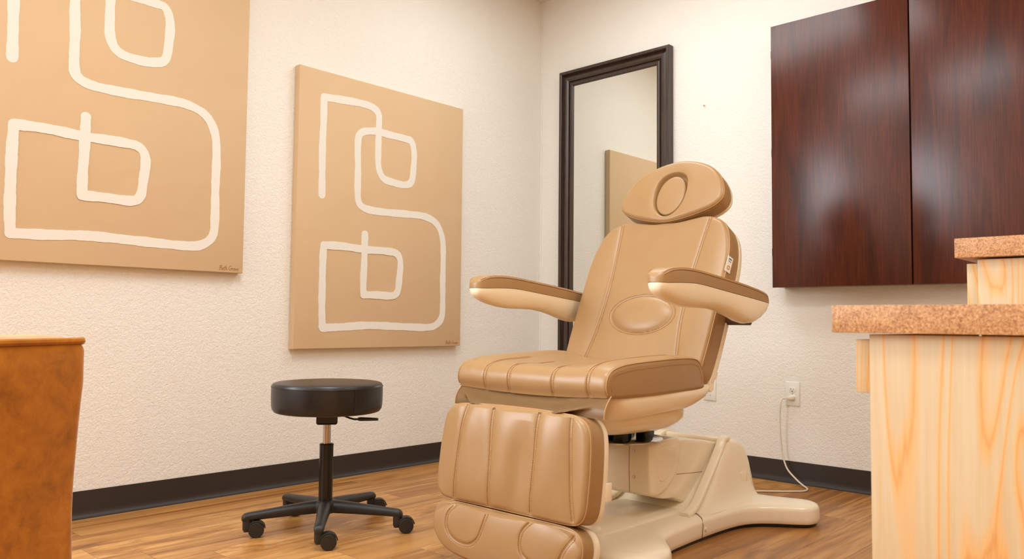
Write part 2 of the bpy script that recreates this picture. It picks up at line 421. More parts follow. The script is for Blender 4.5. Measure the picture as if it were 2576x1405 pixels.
def painting(dx, dz, label, pts, seed):
    rnd = random.Random(seed)
    x0, x1, z0, z1 = -1.736+dx, -.704+dx, .614+dz, 1.918+dz
    t = thing('canvas_painting', label, 'painting', ((x0+x1)/2, 0, z0), group='matching canvases on the left wall')
    bm = NB(); yb, yf = -.003, -CAN_D
    # stretched canvas: slightly soft corners, folded edges
    nx, nz = 40, 50
    def sag(u, v): return .0
    ring = lambda y, ins: [(x0+ins, y, z0+ins), (x1-ins, y, z0+ins), (x1-ins, y, z1-ins), (x0+ins, y, z1-ins)]
    loft(bm, [ring(yb, 0), ring(yf+.003, 0), ring(yf+.0009, .0009), ring(yf, .003)])
    obj('canvas', bm, M['canvas'], t)
    F = Frame((0, yf, 0), (1, 0, 0), (0, 0, 1), (0, -1, 0))
    bm = NB()
    for ri, r in enumerate(strokes(pts)):
        hs = .0006+.0006*ri
        C3 = catmull([(p[0]+dx, p[1]+dz, 0) for p in r], 8); C3 = resample(C3, max(8, int(len(r)*14)), closed=False)
        k = [rnd.uniform(0, 6) for _ in range(4)]
        wdt = lambda i: .0185+.0009*sin(i*.21+k[0])+.0006*sin(i*.53+k[1])+.0004*sin(i*1.3+k[2])
        b2 = ribbon(F, C3, wdt, hs, rise=.0004)
        me = bpy.data.meshes.new('tmp'); b2.to_mesh(me); bm.from_mesh(me); bpy.data.meshes.remove(me); b2.free()
        for e in (C3[0], C3[-1]):
            w0 = .0185
            loft(bm, [[F(e.x+w0*cos(2*pi*j/28), e.y+w0*sin(2*pi*j/28), hh) for j in range(28)] for hh in (0, hs-.00009+(0 if e is C3[0] else .0004))])
    obj('painted_line', bm, M['paint'], t, 'thick off-white painted line')
    # signature "Beth Grove" in a thin brush hand
    G = {'B': [[(0, 0), (.12, 1)], [(-.1, .8), (.25, 1), (.5, .9), (.4, .6), (.1, .5), (.45, .4), (.45, .1), (.1, 0), (-.05, .05)]],
         'e': [[(0, .2), (.3, .3), (.25, .5), (.05, .4), (.05, .1), (.25, 0), (.45, .15)]],
         't': [[(.15, .9), (.05, .1), (.25, 0)], [(-.05, .6), (.35, .65)]],
         'h': [[(.1, 1), (0, 0)], [(.02, .3), (.25, .5), (.3, .3), (.28, .05), (.5, .05)]],
         'G': [[(.6, .85), (.35, 1), (.05, .7), (0, .3), (.25, 0), (.55, .15), (.55, .42), (.3, .4)]],
         'r': [[(0, .5), (.05, 0)], [(.03, .3), (.15, .5), (.35, .45)]],
         'o': [[(.2, .5), (0, .3), (.1, 0), (.3, .1), (.35, .35), (.2, .5)]],
         'v': [[(0, .5), (.12, 0), (.35, .5)]]}
    adv = {'B': .62, 'e': .45, 't': .35, 'h': .5, ' ': .3, 'G': .72, 'r': .4, 'o': .45, 'v': .42}
    bm = NB(); cur = x1-.106; sc = .0185
    for ch in 'Beth Grove':
        for P in G.get(ch, []):
            C3 = catmull([(cur+(p[0]+.12*p[1])*sc, z0+.010+p[1]*sc, 0) for p in P], 5)
            b2 = ribbon(F, C3, .0007, .0008)
            me = bpy.data.meshes.new('tmp'); b2.to_mesh(me); bm.from_mesh(me); bpy.data.meshes.remove(me); b2.free()
        cur += adv[ch]*sc
    obj('signature', bm, M['ink'], t)
painting(0, 0, 'whole tan canvas with a looping off-white line, hung above the black stool', LINE, 3)
L2 = [list(p) for p in LINE]
for i, p in enumerate(L2):   # the second canvas is the same motif, painted by hand a little differently
    if 5 <= i <= 26: p[1] += -.008
    if 11 <= i <= 13: p[1] -= .008
    if 0 <= i <= 4: p[0] += .001
painting(-1.2865, .329, "tan canvas with looping off-white line, cut off by the photo's top left corner", [tuple(p) for p in L2], 8)

# ------------------------------------------------------------------ mirror
def mirror():
    y0, y1, z0, z1 = -.946, -.182, .30, 2.246
    t = thing('wall_mirror', 'tall rectangular mirror in a dark brown moulded frame behind the chair', 'mirror', (0, (y0+y1)/2, z0))
    prof = [(0, .006), (0, .046), (.003, .050), (.015, .051), (.0185, .048), (.020, .036), (.024, .027), (.028, .029), (.038, .037), (.050, .038), (.060, .031), (.064, .021), (.067, .021), (.070, .030), (.075, .033), (.085, .032), (.090, .026), (.092, .018), (.092, .006)]  # (inset from outer edge, distance from wall)
    rings = []
    for (yy, zz, sy, sz) in ((y0, z0, 1, 1), (y1, z0, -1, 1), (y1, z1, -1, -1), (y0, z1, 1, -1)):
        rings.append([(-d, yy+sy*i, zz+sz*i) for i, d in prof])
    bm = NB(); vr = [[bm.verts.new(p) for p in r] for r in rings]
    for i in range(4):
        a, b = vr[i], vr[(i+1) % 4]
        for j in range(len(prof)): bm.faces.new((a[j], a[(j+1) % len(prof)], b[(j+1) % len(prof)], b[j]))
    obj('frame', bm, M['frame'], t, angle=22)
    obj('glass', box(NB(), (-.020, y0+.088, z0+.088), (-.012, y1-.088, z1-.088)), M['mirror'], t)
mirror()
# small hook in the wall
t = thing('wall_nail', 'small metal nail sticking out of the wall between mirror and dark cabinet', 'nail', (0, -1.136, 1.885))
obj('shank', tube(NB(), [(.01, -1.136, 1.885), (-.012, -1.136, 1.884)], .0016, 8), M['steel'], t)
obj('head', tube(NB(), [(-.011, -1.136, 1.884), (-.0135, -1.136, 1.884)], .0045, 14), M['steel'], t)

# ------------------------------------------------------------------ wall cabinet
def wall_cabinet():
    t = thing('wall_cabinet', 'dark mahogany two-door cabinet hanging on the right wall', 'cabinet', (0, -2.17, .92))
    bm = NB(); y0, y1, z0, z1 = -2.79, -1.558, .921, 2.166
    bm2 = box(NB(), (-.098, y0, z0), (-.002, y1, z1), .0015)
    obj('body', bm2, M['mahogany'], t)
    obj('door', box(NB(), (-.120, -2.1685, z0-.002), (-.101, y1+.003, z1+.002), .002), M['mahogany'], t)
    obj('door', box(NB(), (-.120, y0-.003, z0-.002), (-.101, -2.1745, z1+.002), .002), M['mahogany'], t)
    for z in (2.031, 1.559, 1.087):
        bm = tube(NB(), [(-.1, y1+.006, z-.018), (-.1, y1+.006, z+.018)], .0055, 12)
        for k in (-.006, .006): tube(bm, [(-.1, y1+.006, z+k-.0008), (-.1, y1+.006, z+k+.0008)], .0062, 12)
        box(bm, (-.119, y1+.0005, z-.018), (-.082, y1+.004, z+.018))
        obj('hinge', bm, M['dark'], t, 'small black barrel hinge')
wall_cabinet()

# ------------------------------------------------------------------ counters on the right
def counters():
    # low desk: continuous worktop, then the cabinet under it
    X0, X1, Y1, Y0, Z = -2.58, -2.03, -2.791, -3.75, .773
    t = thing('desk_worktop', 'lower speckled tan laminate worktop nearest the right edge of the photo', 'worktop', ((X0+X1)/2, (Y0+Y1)/2, Z-.038))
    obj('slab', box(NB(), (X0, Y0, Z-.038), (X1, Y1, Z), .0012), M['laminate'], t)
    t = thing('desk_cabinet', 'lower pale ash desk cabinet under the nearer tan worktop', 'cabinet', (X0+.28, -3.25, 0))
    obj('end_panel', box(NB(), (X0+.020, Y0+.04, 0), (X0+.039, -2.835, Z-.040), .001), M['ply'], t)
    obj('back_panel', box(NB(), (X0+.039, Y0+.04, .0), (X1-.01, Y0+.06, Z-.040)), M['ply'], t)
    obj('end_panel', box(NB(), (X1-.03, Y0+.06, 0), (X1-.011, -2.86, Z-.040), .001), M['ply'], t)
    obj('drawer_front', box(NB(), (X0+.024, -2.834, .652), (X1-.012, -2.815, .7255), .0015), M['ply'], t)
    obj('rail', box(NB(), (X0+.039, -2.856, .655), (X1-.03, -2.838, Z-.040)), M['ply'], t)
    # higher counter behind
    X0, X1, Y1, Y0, Z = -2.0, -.002, -2.803, -3.75, .9145
    t = thing('counter_worktop', 'higher speckled tan laminate countertop behind the lower desk', 'worktop', ((X0+X1)/2, (Y0+Y1)/2, Z-.0375))
    obj('slab', box(NB(), (X0, Y0, Z-.0375), (X1, Y1, Z), .0012), M['laminate'], t)
    t = thing('base_cabinet', 'higher pale ash base cabinet standing under the rear countertop', 'cabinet', (-1.0, -3.25, 0))
    obj('end_panel', box(NB(), (X0+.018, Y0+.02, 0), (X0+.037, -2.838, Z-.041), .001), M['ply'], t)
    obj('carcass', box(NB(), (X0+.037, Y0+.04, .0), (-.004, -2.845, Z-.04)), M['ply'], t)
    n = 4; a, b = X0+.022, -.01
    for k in range(n):
        u0, u1 = a+(b-a)*k/n+.002, a+(b-a)*(k+1)/n-.002
        d = obj('door', box(NB(), (u0, -2.837, .11), (u1, -2.818, .70), .0015), M['ply'], t)
        obj('handle', tube(NB(), [((u0+u1)/2-.05, -2.818, .66), ((u0+u1)/2-.05, -2.79, .66), ((u0+u1)/2+.05, -2.79, .66), ((u0+u1)/2+.05, -2.818, .66)], .004, 8), M['steel'], d)
        d = obj('drawer', box(NB(), (u0, -2.837, .705), (u1, -2.818, Z-.048), .0015), M['ply'], t)
        obj('handle', tube(NB(), [((u0+u1)/2-.05, -2.818, .79), ((u0+u1)/2-.05, -2.79, .79), ((u0+u1)/2+.05, -2.79, .79), ((u0+u1)/2+.05, -2.818, .79)], .004, 8), M['steel'], d)
counters()

# ------------------------------------------------------------------ outlets and cord
def outlet(yc, zc, label, duplex):
    t = thing('wall_outlet', label, 'outlet' if duplex else 'wall plate', (0, yc, zc)) if duplex else thing('wall_plate', label, 'wall plate', (0, yc, zc))
    W_, H_ = .070, .115
    def ring(x, ins): return [(x, yc-W_/2+ins, zc-H_/2+ins), (x, yc+W_/2-ins, zc-H_/2+ins), (x, yc+W_/2-ins, zc+H_/2-ins), (x, yc-W_/2+ins, zc+H_/2-ins)]
    obj('plate', loft(NB(), [ring(-.0003, 0), ring(-.003, 0), ring(-.0055, .003), ring(-.006, .0045)]), M['white'], t)
    if duplex:
        for dz in (.0195, -.0195):
            o_ = [(p[0], p[1]) for p in superell(.0172, .0142, 3.2, 36)]
            r = obj('receptacle', loft(NB(), [[(-x, yc+a*s, zc+dz+b*s) for a, b in o_] for x, s in ((.005, 1), (.0072, 1), (.0078, .93))]), M['white'], t)
            if dz > 0:
                bm = NB()
                box(bm, (-.0081, yc+.0052, zc+dz-.001), (-.0072, yc+.0068, zc+dz+.0075)); box(bm, (-.0081, yc+.0068, zc+dz+.0025), (-.0072, yc+.0095, zc+dz+.004))
                box(bm, (-.0081, yc-.0068, zc+dz-.001), (-.0072, yc-.0052, zc+dz+.0065))
                tube(bm, [(-.0072, yc, zc+dz-.0075), (-.0081, yc, zc+dz-.0075)], .0028, 12)
                obj('slot', bm, M['dark'], r)
        obj('screw', tube(NB(), [(-.005, yc, zc), (-.0072, yc, zc)], .0028, 12), M['steel'], t)
    else:
        for dz in (.03, -.03): obj('screw', tube(NB(), [(-.005, yc-.004, zc+dz), (-.0068, yc-.004, zc+dz)], .0026, 12), M['steel'], t)
outlet(-1.597, .4185, 'white duplex outlet with a white plug in its lower socket', True)
outlet(-1.160, .412, 'white wall plate half hidden behind the seat shell of the chair', False)
t = thing('power_cord', 'white power cord running from the outlet down to the chair base', 'cord', (-.04, -1.59, 0))
pts = [(-.034, -1.572, .397), (-.040, -1.562, .394), (-.046, -1.557, .375), (-.045, -1.553, .33), (-.040, -1.551, .26), (-.036, -1.553, .19), (-.034, -1.562, .12), (-.040, -1.585, .068), (-.050, -1.625, .034), (-.066, -1.662, .014), (-.095, -1.700, .0045), (-.130, -1.716, .0045), (-.175, -1.713, .0045), (-.24, -1.655, .0045), (-.33, -1.560, .0045), (-.45, -1.47, .0045), (-.58, -1.455, .0045), (-.645, -1.48, .022)]
obj('cable', tube(NB(), catmull(pts, 10), .0038, 10), M['cord'], t)
o_ = superell(.0125, .0105, 3, 24)
obj('plug', loft(NB(), [[(x, -1.597+dy+a*s, .399+b*s) for a, b in o_] for x, s, dy in ((-.0079, .95, 0), (-.020, 1, 0), (-.026, .9, .004), (-.031, .62, .012), (-.035, .42, .020))]), M['cord'], t)

# ------------------------------------------------------------------ treatment chair
YC = -1.59
LEA, SH = M['leather'], M['shell']
chair = thing('treatment_chair', 'camel padded facial treatment chair with cream plastic shell and base', 'treatment chair', (-1.2, YC, 0))
def zero(a, b): return 0

# --- backrest
ang = R(25)
FB = Frame((-1.35, YC, .61), (0, 1, 0), (sin(ang), 0, cos(ang)), (-cos(ang), 0, sin(ang)))
half = [(.0, .569), (.055, .569), (.115, .578), (.165, .585), (.205, .578), (.245, .558), (.272, .52), (.290, .465), (.299, .40), (.300, .33), (.299, .22), (.297, .10), (.293, .02), (.288, -.025), (.272, -.043), (.235, -.048), (.16, -.048), (.08, -.048), (0, -.048)]
def sym(h): return h+[(-a, b) for a, b in reversed(h) if abs(a) > 1e-6]
def smooth_outline(h, n=6):
    L = sym(h); return [(p.x, p.y) for p in catmull([(a, b, 0) for a, b in L], n, True)]
out_back = smooth_outline(half)
seamL = [(p.x, p.y) for p in catmull([(.192, .575, 0), (.181, .45, 0), (.172, .30, 0), (.175, .14, 0), (.194, .0, 0), (.2, -.04, 0)], 8)]
seamR = [(-a, b) for a, b in seamL]
gL, gR = groove(seamL, .004, .006), groove(seamR, .004, .006)
EA, EB, E0, E1 = .124, .072, -.004, .186
def back_h(a, b):
    z = gL(a, b)+gR(a, b)
    z += .012*max(0, (abs(a)-.19)/.11)*(1-max(0, (abs(a)-.19)/.11))*2.2 if abs(a) > .19 else 0
    rr = math.hypot((a-E0)/EA, (b-E1)/EB)
    if rr < 1: z += .013*(1-rr**4)
    z += -.003*math.exp(-((rr-1.05)/.06)**2)
    return z-.004*max(0, 1-abs(a)/.18)*max(0, 1-abs(b-.42)/.2)
back = obj('backrest', pad(FB, out_back, 0, -.078, back_h, .012, 64, (0, .28), 300), LEA, chair)
P3 = lambda F, P, h, lift=.0006: [F(a, b, h(a, b)+lift) for a, b in P]
def sew(paths, parent):
    """one row of stitching = one part"""
    bm = NB()
    for p in paths: stitches(bm, p)
    obj('stitching', bm, M['stitch'], parent)
for s in (seamL, seamR): sew([P3(FB, offset_path(s, d), back_h) for d in (-.005, .005)], back)
sew([P3(FB, [(E0+EA*k*cos(t_*2*pi/90), E1+EB*k*sin(t_*2*pi/90)) for t_ in range(91)], back_h) for k in (1.02, 1.13)], back)
def rim(F, outline, n, inset, c, N=260):
    O = resample([Vector((p[0], p[1], 0)) for p in outline], N); out = []
    for p in O:
        d = Vector((p.x-c[0], p.y-c[1])); L = d.length; q = Vector(c)+d*((L-inset)/L); out.append(F(q.x, q.y, n))
    return out+[out[0]]
sew([rim(FB, out_back, -.018, -.0004, (0, .28))], back)
obj('piping', tube(NB(), rim(FB, out_back, -.0065, .0018, (0, .28)), .0019, 8), M['thread_light'], back)
# maker's tag sewn in the right-hand seam
bm = NB()
tg = lambda a, b, n: FB(-.302-a, .385+b, n)
loft(bm, [[tg(a, b, n) for a, b in ((0, 0), (.0145, -.002), (.0145, .052), (0, .054))] for n in (-.012, -.0115)])
bm = NB(); V = []
for n0 in (0, .0012): V.append([FB(-.3035-n0, .352, -.024), FB(-.2985-n0, .352, .0035), FB(-.3005-n0, .410, .0035), FB(-.3055-n0, .410, -.024)])
loft(bm, V)
tag_ = obj('sewn_tag', bm, M['white'], chair, 'small white sewn tag with grey and orange print')
bm = NB()
for b0, b1, m0, m1 in ((.399, .403, -.018, -.003), (.391, .394, -.017, -.012), (.391, .394, -.009, -.004)):
    tgx = lambda m, b: -.2985-.0012-(.0035-m)*.182-(b-.352)*.0345
    loft(bm, [[FB(tgx(m0, b0)-k, b0, m0), FB(tgx(m1, b0)-k, b0, m1), FB(tgx(m1, b1)-k, b1, m1), FB(tgx(m0, b1)-k, b1, m0)] for k in (-.0002, .0006)])
obj('print', bm, M['grey'], tag_)
bm = NB(); ring = [(-.010+.0060*cos(2*pi*k/20), .369+.0065*sin(2*pi*k/20)) for k in range(21)]
tube(bm, [FB(tgx(n, b)-.0002, b, n) for n, b in ring], .0015, 6)
obj('print', bm, M['orange'], tag_)
# shell behind
def scaled(outl, k, c, shift=(0, 0)): return [(c[0]+(a-c[0])*k+shift[0], c[1]+(b-c[1])*k+shift[1]) for a, b in outl]
so = scaled(out_back, 1.012, (0, .28), (0, -.004))
def plate(F, outline, n0, n1, er, c, N=180, steps=5):
    """smooth plate, rounded on its n1 side"""
    O = resample([Vector((p[0], p[1], 0)) for p in outline], N); rings = []
    def rg(n, ins):
        out = []
        for p in O:
            d = Vector((p.x-c[0], p.y-c[1])); L = d.length; q = Vector(c)+d*((L-ins)/L); out.append(F(q.x, q.y, n))
        return out
    s = 1 if n1 > n0 else -1
    rings.append(rg(n0, 0)); rings.append(rg(n1-s*er, 0))
    for k in range(1, steps+1):
        a = pi/2*k/steps; rings.append(rg(n1-s*er+s*er*sin(a), er*(1-cos(a))))
    return loft(NB(), rings)
obj('back_shell', plate(FB, so, -.0785, -.112, .022, (0, .28)), SH, chair, 'cream plastic shell')
# hinge knuckle at the bottom of the shell
bm = NB()
for sgn in (1, -1):
    o_ = [FB(0, b, n) for b, n in ((.02, -.082), (.02, -.113), (-.002, -.113), (-.014, -.098), (-.028, -.104), (-.042, -.108), (-.055, -.100), (-.056, -.086), (-.03, -.074))]
    obj('hinge_bracket', loft(NB(), [[p+Vector((0, y, 0)) for p in o_] for y in (sgn*.292, sgn*.262)]), SH, chair, 'cream plastic shell bracket')
bm = NB(); box(bm, (-1.40, YC-.27, .50), (-1.275, YC+.27, .572), .01)
obj('hinge_block', bm, M['bracket'], chair, 'brown hinge block behind the seat')

# --- headrest
angh = R(24)
FH = Frame((-1.35+.035, YC, .61), (0, 1, 0), (sin(angh), 0, cos(angh)), (-cos(angh), 0, sin(angh)))
FH.o = FB(0, .575, -.002)-FH.b*.575
hh = [(0, .573), (.06, .580), (.12, .594), (.18, .616), (.214, .640), (.226, .668), (.219, .706), (.198, .748), (.165, .786), (.12, .815), (.06, .836), (0, .843)]
out_head = smooth_outline(hh)
HE = (0, .690, .060, .083)
def head_h(a, b):
    z = .010*max(0, 1-((a/.24)**2+((b-.70)/.15)**2))
    rr = math.hypot((a-HE[0])/HE[2], (b-HE[1])/HE[3])
    k = 1.0+.10*math.exp(-((math.atan2(b-HE[1], a)-2.3)/.5)**2)+.10*math.exp(-((math.atan2(b-HE[1], a)-.85)/.5)**2)
    u_ = max(0, min(1, (1.19*k-rr)/.17)); z -= .022*u_*u_*(3-2*u_)
    if rr < 1.75: z -= .008*((1.75-max(rr, 1.0))/.75)**2
    return z
head = obj('headrest', pad(FH, out_head, .012, -.052, head_h, .014, 70, (0, .70), 260), LEA, chair)
bm = NB(); stitches(bm, rim(FH, out_head, -.008, -.0004, (0, .70)))
obj('stitching', bm, M['stitch'], head)
obj('piping', tube(NB(), rim(FH, out_head, .002, .0012, (0, .70)), .0016, 8), M['thread_light'], head)
plug_o = [(HE[2]*1.03*cos(2*pi*k/60), HE[1]-.002+HE[3]*1.03*sin(2*pi*k/60)) for k in range(60)]
obj('face_plug', pad(FH, plug_o, .0085, -.03, lambda a, b: .005*max(0, 1-(a/HE[2])**2-((b-HE[1])/HE[3])**2), .006, 16, (0, HE[1]), 100), LEA, head)
obj('headrest_shell', plate(FH, scaled(out_head, 1.0, (0, .70), (0, .002)), -.0525, -.078, .018, (0, .70)), SH, chair, 'cream plastic shell')
for s in (-.05, .05): obj('headrest_post', tube(NB(), [FB(s, .50, -.09), FH(s, .66, -.06)], .007, 12), M['steel'], chair)

# --- seat: side profile swept across the width
prof = [(-1.862, .530), (-1.880, .540), (-1.889, .556), (-1.889, .576), (-1.880, .596), (-1.858, .611), (-1.815, .621), (-1.75, .627), (-1.65, .631), (-1.55, .634), (-1.45, .634), (-1.395, .629), (-1.365, .614), (-1.350, .590), (-1.345, .560), (-1.348, .532), (-1.50, .528), (-1.70, .526)]
profS = resample([Vector((p.x, p.y, 0)) for p in catmull([(a, b, 0) for a, b in prof], 6, True)], 130)
pc = Vector((-1.62, .577, 0))
SEAMS = [-.236, -.104, .074, .178]
_np = len(profS); NIN = {}
for i_ in range(_np):
    t_ = (profS[(i_+2) % _np]-profS[(i_-2) % _np]).normalized(); n_ = Vector((-t_.y, t_.x, 0))
    if n_.dot(pc-profS[i_]) < 0: n_ = -n_
    NIN[(round(profS[i_].x, 5), round(profS[i_].y, 5))] = n_
def nin(p): return NIN[(round(p.x, 5), round(p.y, 5))]
def seat_disp(y, p):
    """outward displacement (x,z) of profile point p at y"""
    dz = 0; fx = 0
    top = max(0, min(1, (p.y-.57)/.05)); front = max(0, min(1, (-1.62-p.x)/.2))
    trough = max(0, 1-(abs(y)/.20)**2.5)
    dz -= .016*trough*top*max(0, min(1, (p.x+1.86)/.12))
    dz += .010*top*math.exp(-((abs(y)-.25)/.05)**2)
    dz -= .0105*max(0, min(1, (.565-p.y)/.04))*max(0, 1-(y/.27)**2)*front      # lower lip of the front droops
    for s in SEAMS:
        g = math.exp(-((y-s)/.0055)**2)*.0045*front
        dz -= g*top; fx += g*(1-top)
    g = math.exp(-((y-.262)/.006)**2)*.003*top*(1 if y > 0 else 0)
    return fx, dz-g
HW = .305
def seat_pt(y, p):
    fx, dz = seat_disp(y, p)
    taper = 1-.02*max(0, (p.x+1.6)/.3)
    return Vector((p.x+fx, YC+y*taper, p.y+dz))
bm = NB(); ys = [-HW+.0+.61*k/150 for k in range(151)]; rings = []
er = .014
for k in range(0, 6):
    a = pi/2*k/6; ins = er*(1-sin(a)); rings.append([seat_pt(-HW+er*(1-cos(a)), p+nin(p)*ins) for p in profS])
mid = [y for y in ys if -HW+er <= y <= HW-er]
for y in mid: rings.append([seat_pt(y, p) for p in profS])
for k in range(5, -1, -1):
    a = pi/2*k/6; ins = er*(1-sin(a)); rings.append([seat_pt(HW-er*(1-cos(a)), p+nin(p)*ins) for p in profS])
loft(bm, rings)
seat = obj('seat', bm, LEA, chair, angle=50)
topline = sorted([p for p in profS if p.y > .545 and p.x < -1.60], key=lambda p: (p.x > -1.85, p.x if p.x > -1.85 else p.y))
idx = [p for p in profS]  # profile order: bottom front -> up -> top
order = []
st = min(range(len(profS)), key=lambda i: (profS[i]-Vector((-1.884, .541, 0))).length)
for k in range(len(profS)):
    p = profS[(st+k) % len(profS)]; order.append(p)
    if p.x > -1.48 and p.y > .6: break
if len(order) > 80:
    order = []
    for k in range(len(profS)):
        p = profS[(st-k) % len(profS)]; order.append(p)
        if p.x > -1.48 and p.y > .6: break
def up_(P3_, c): return [p+(p-c).normalized()*.0004 for p in P3_]
for s in SEAMS:
    lim = -1.40 if abs(s) > .2 else (-1.66 if s > 0 else -1.62)
    sew([[seat_pt(s+d, p)+Vector((-.0004, 0, .0006)) for p in order if p.x < lim] for d in (-.0055, .0055)], seat)
full = [p for p in profS]
st2 = profS.index(order[0]); sg = 1 if profS[(st2+1) % len(profS)] == order[1] else -1
side = []
for k in range(len(profS)):
    p = profS[(st2+sg*k) % len(profS)]; side.append(p)
    if p.x > -1.35 and p.y < .56: break
sew([[seat_pt(-HW-.0003, p+nin(p)*.020) for p in side]], seat)
for s in (1, -1): obj('piping', tube(NB(), [seat_pt(s*(HW-.0035), p+nin(p)*.0028) for p in side], .0019, 8), M['thread_light'], seat)

# --- seat shell (underside)
def shell_rings(levels, n=96, p=5):
    rings = []
    for z, xa, xb, hw, pw, dz in levels:
        o_ = superell((xb-xa)/2, hw, pw, n)
        rings.append([((xa+xb)/2+a, YC+b, z+dz*(a/((xb-xa)/2))) for a, b in o_])
    return rings
lev = [(.541, -1.832, -1.262, .290, 12, .004), (.534, -1.838, -1.258, .296, 12, .004), (.515, -1.838, -1.262, .296, 10, .003), (.498, -1.832, -1.272, .292, 8, .004), (.485, -1.826, -1.292, .286, 7, .006), (.472, -1.820, -1.312, .279, 6, .008), (.468, -1.818, -1.326, .274, 6, .008), (.465, -1.816, -1.345, .262, 6, .007), (.452, -1.813, -1.332, .260, 5.5, .004), (.436, -1.806, -1.318, .252, 5, 0), (.420, -1.790, -1.316, .232, 4.5, -.002), (.406, -1.765, -1.322, .206, 4, -.004), (.396, -1.73, -1.335, .176, 3.5, -.004), (.390, -1.69, -1.36, .14, 3, -.003)]
obj('seat_shell', loft(NB(), shell_rings(lev)), SH, chair, 'cream moulded seat shell', angle=60)
# moulded recess on the shell's side
# --- swivel bearing under the seat
bm = lathe(NB(), [(.05, .394), (.05, .352)], (-1.41, YC), 32)
for k in range(7):
    a = 2*pi*k/7+.3; x, y = -1.41+.105*cos(a), YC+.105*sin(a)
    box(bm, (x-.022, y-.02, .352), (x+.022, y+.02, .392), .003)
obj('swivel_mechanism', bm, M['gloss'], chair, 'black swivel mechanism')
obj('bearing_disc', lathe(NB(), [(.0, .3445), (.152, .3445), (.155, .3465), (.155, .3505), (.152, .3525), (.0, .3525)][1:-1], (-1.41, YC), 72), M['steel'], chair, 'steel bearing disc')
# --- housing
hp = [(-1.402, .336), (-1.396, .3435), (-1.225, .3435), (-1.212, .338), (-1.206, .325), (-1.206, .29), (-1.212, .255), (-1.232, .222), (-1.262, .194), (-1.300, .172), (-1.335, .162), (-1.365, .160), (-1.390, .166), (-1.402, .178)]
def bevloft(P, y0, y1, r, flip=1, steps=4):
    c = sum((Vector((a, b)) for a, b in P), Vector((0, 0)))/len(P); rings = []
    for k in range(steps+1):
        a = pi/2*k/steps; ins = r*(1-sin(a)); rings.append((y0+r*(1-cos(a)), ins))
    for k in range(steps, -1, -1):
        a = pi/2*k/steps; ins = r*(1-sin(a)); rings.append((y1-r*(1-cos(a)), ins))
    out = []
    for y, ins in rings:
        out.append([(c.x+(a-c.x)*(1-ins/max(1e-6, math.hypot(a-c.x, b-c.y))), y, c.y+(b-c.y)*(1-ins/max(1e-6, math.hypot(a-c.x, b-c.y)))) for a, b in P])
    return out
housing = obj('pivot_housing', loft(NB(), bevloft(hp, YC-.128, YC+.128, .012)), SH, chair, 'cream pivot housing under the seat', angle=50)
# raised kidney on its side
hp2 = [(-1.352, .318), (-1.255, .322), (-1.244, .300), (-1.252, .262), (-1.278, .228), (-1.310, .206), (-1.338, .205), (-1.352, .225)]
hp2 = [(p.x, p.y) for p in catmull([(a, b, 0) for a, b in hp2], 5, True)]
obj('side_cover', loft(NB(), bevloft(hp2, YC-.1305, YC-.12, .006)), SH, housing)
obj('side_cover', loft(NB(), bevloft(hp2, YC+.12, YC+.1305, .006)), SH, housing)
for z in (.309, .222):
    for s in (-1, 1): obj('screw', tube(NB(), [(-1.400, YC+s*.063, z), (-1.4045, YC+s*.063, z)], .0058, 14), M['steel'], housing)
obj('seam', tube(NB(), [(-1.4022, YC-.045, .17), (-1.4022, YC-.042, .25), (-1.4022, YC-.044, .34)], .0009, 6), M['seam'], housing)
# --- lifting arm cover
ap = [(-1.33, .158), (-1.30, .30), (-1.20, .328), (-1.05, .318), (-.92, .296), (-.80, .27), (-.78, .10), (-.90, .078), (-1.05, .078), (-1.13, .092), (-1.22, .128)]
ap = [(p.x, p.y) for p in catmull([(a, b, 0) for a, b in ap], 5, True)]
arm_c = obj('lift_arm_cover', loft(NB(), bevloft(ap, YC-.112, YC+.112, .014)), SH, chair, 'cream cover of the lifting arm', angle=50)
bm = NB(); tube(bm, [(x, YC-.1121, z) for x, z in ((-1.21, .213), (-1.10, .204), (-1.00, .197), (-.93, .195))], .0009, 6)
obj('seam', bm, M['seam'], arm_c)

# --- base: plate with four flared feet
hb = [(-.690, 0), (-.692, -.10), (-.690, -.20), (-.672, -.28), (-.655, -.345), (-.668, -.392), (-.705, -.418), (-.752, -.422), (-.790, -.408), (-.825, -.365), (-.860, -.315), (-.905, -.268), (-.965, -.240), (-1.06, -.227), (-1.20, -.224), (-1.34, -.228), (-1.44, -.236), (-1.505, -.256), (-1.550, -.292), (-1.60, -.335), (-1.65, -.356), (-1.71, -.358), (-1.765, -.335), (-1.80, -.29), (-1.81, -.22), (-1.795, -.12), (-1.785, 0)]
ob = hb+[(a, -b) for a, b in reversed(hb[1:-1])]
ob = resample([p for p in catmull([(a, b, 0) for a, b in ob], 6, True)], 360)
def inset(P, d):
    out = []; n = len(P)
    for i in range(n):
        t = (P[(i+3) % n]-P[(i-3) % n]).normalized(); out.append(P[i]+Vector((-t.y, t.x, 0))*d)
    return out
ar = sum(ob[i].x*ob[(i+1) % 360].y-ob[(i+1) % 360].x*ob[i].y for i in range(360))
sg = 1 if ar > 0 else -1
rings = []
for z, d in ((.013, .004), (.016, .001), (.030, 0), (.058, .001), (.067, .003), (.0735, .0075), (.0775, .014), (.081, .026), (.084, .042)):
    rings.append([(p.x, YC+p.y, z+(.004 if d > .01 else 0)*0) for p in inset(ob, d*sg)])
bm = loft(NB(), rings, True, False)
top = inset(ob, .042*sg)
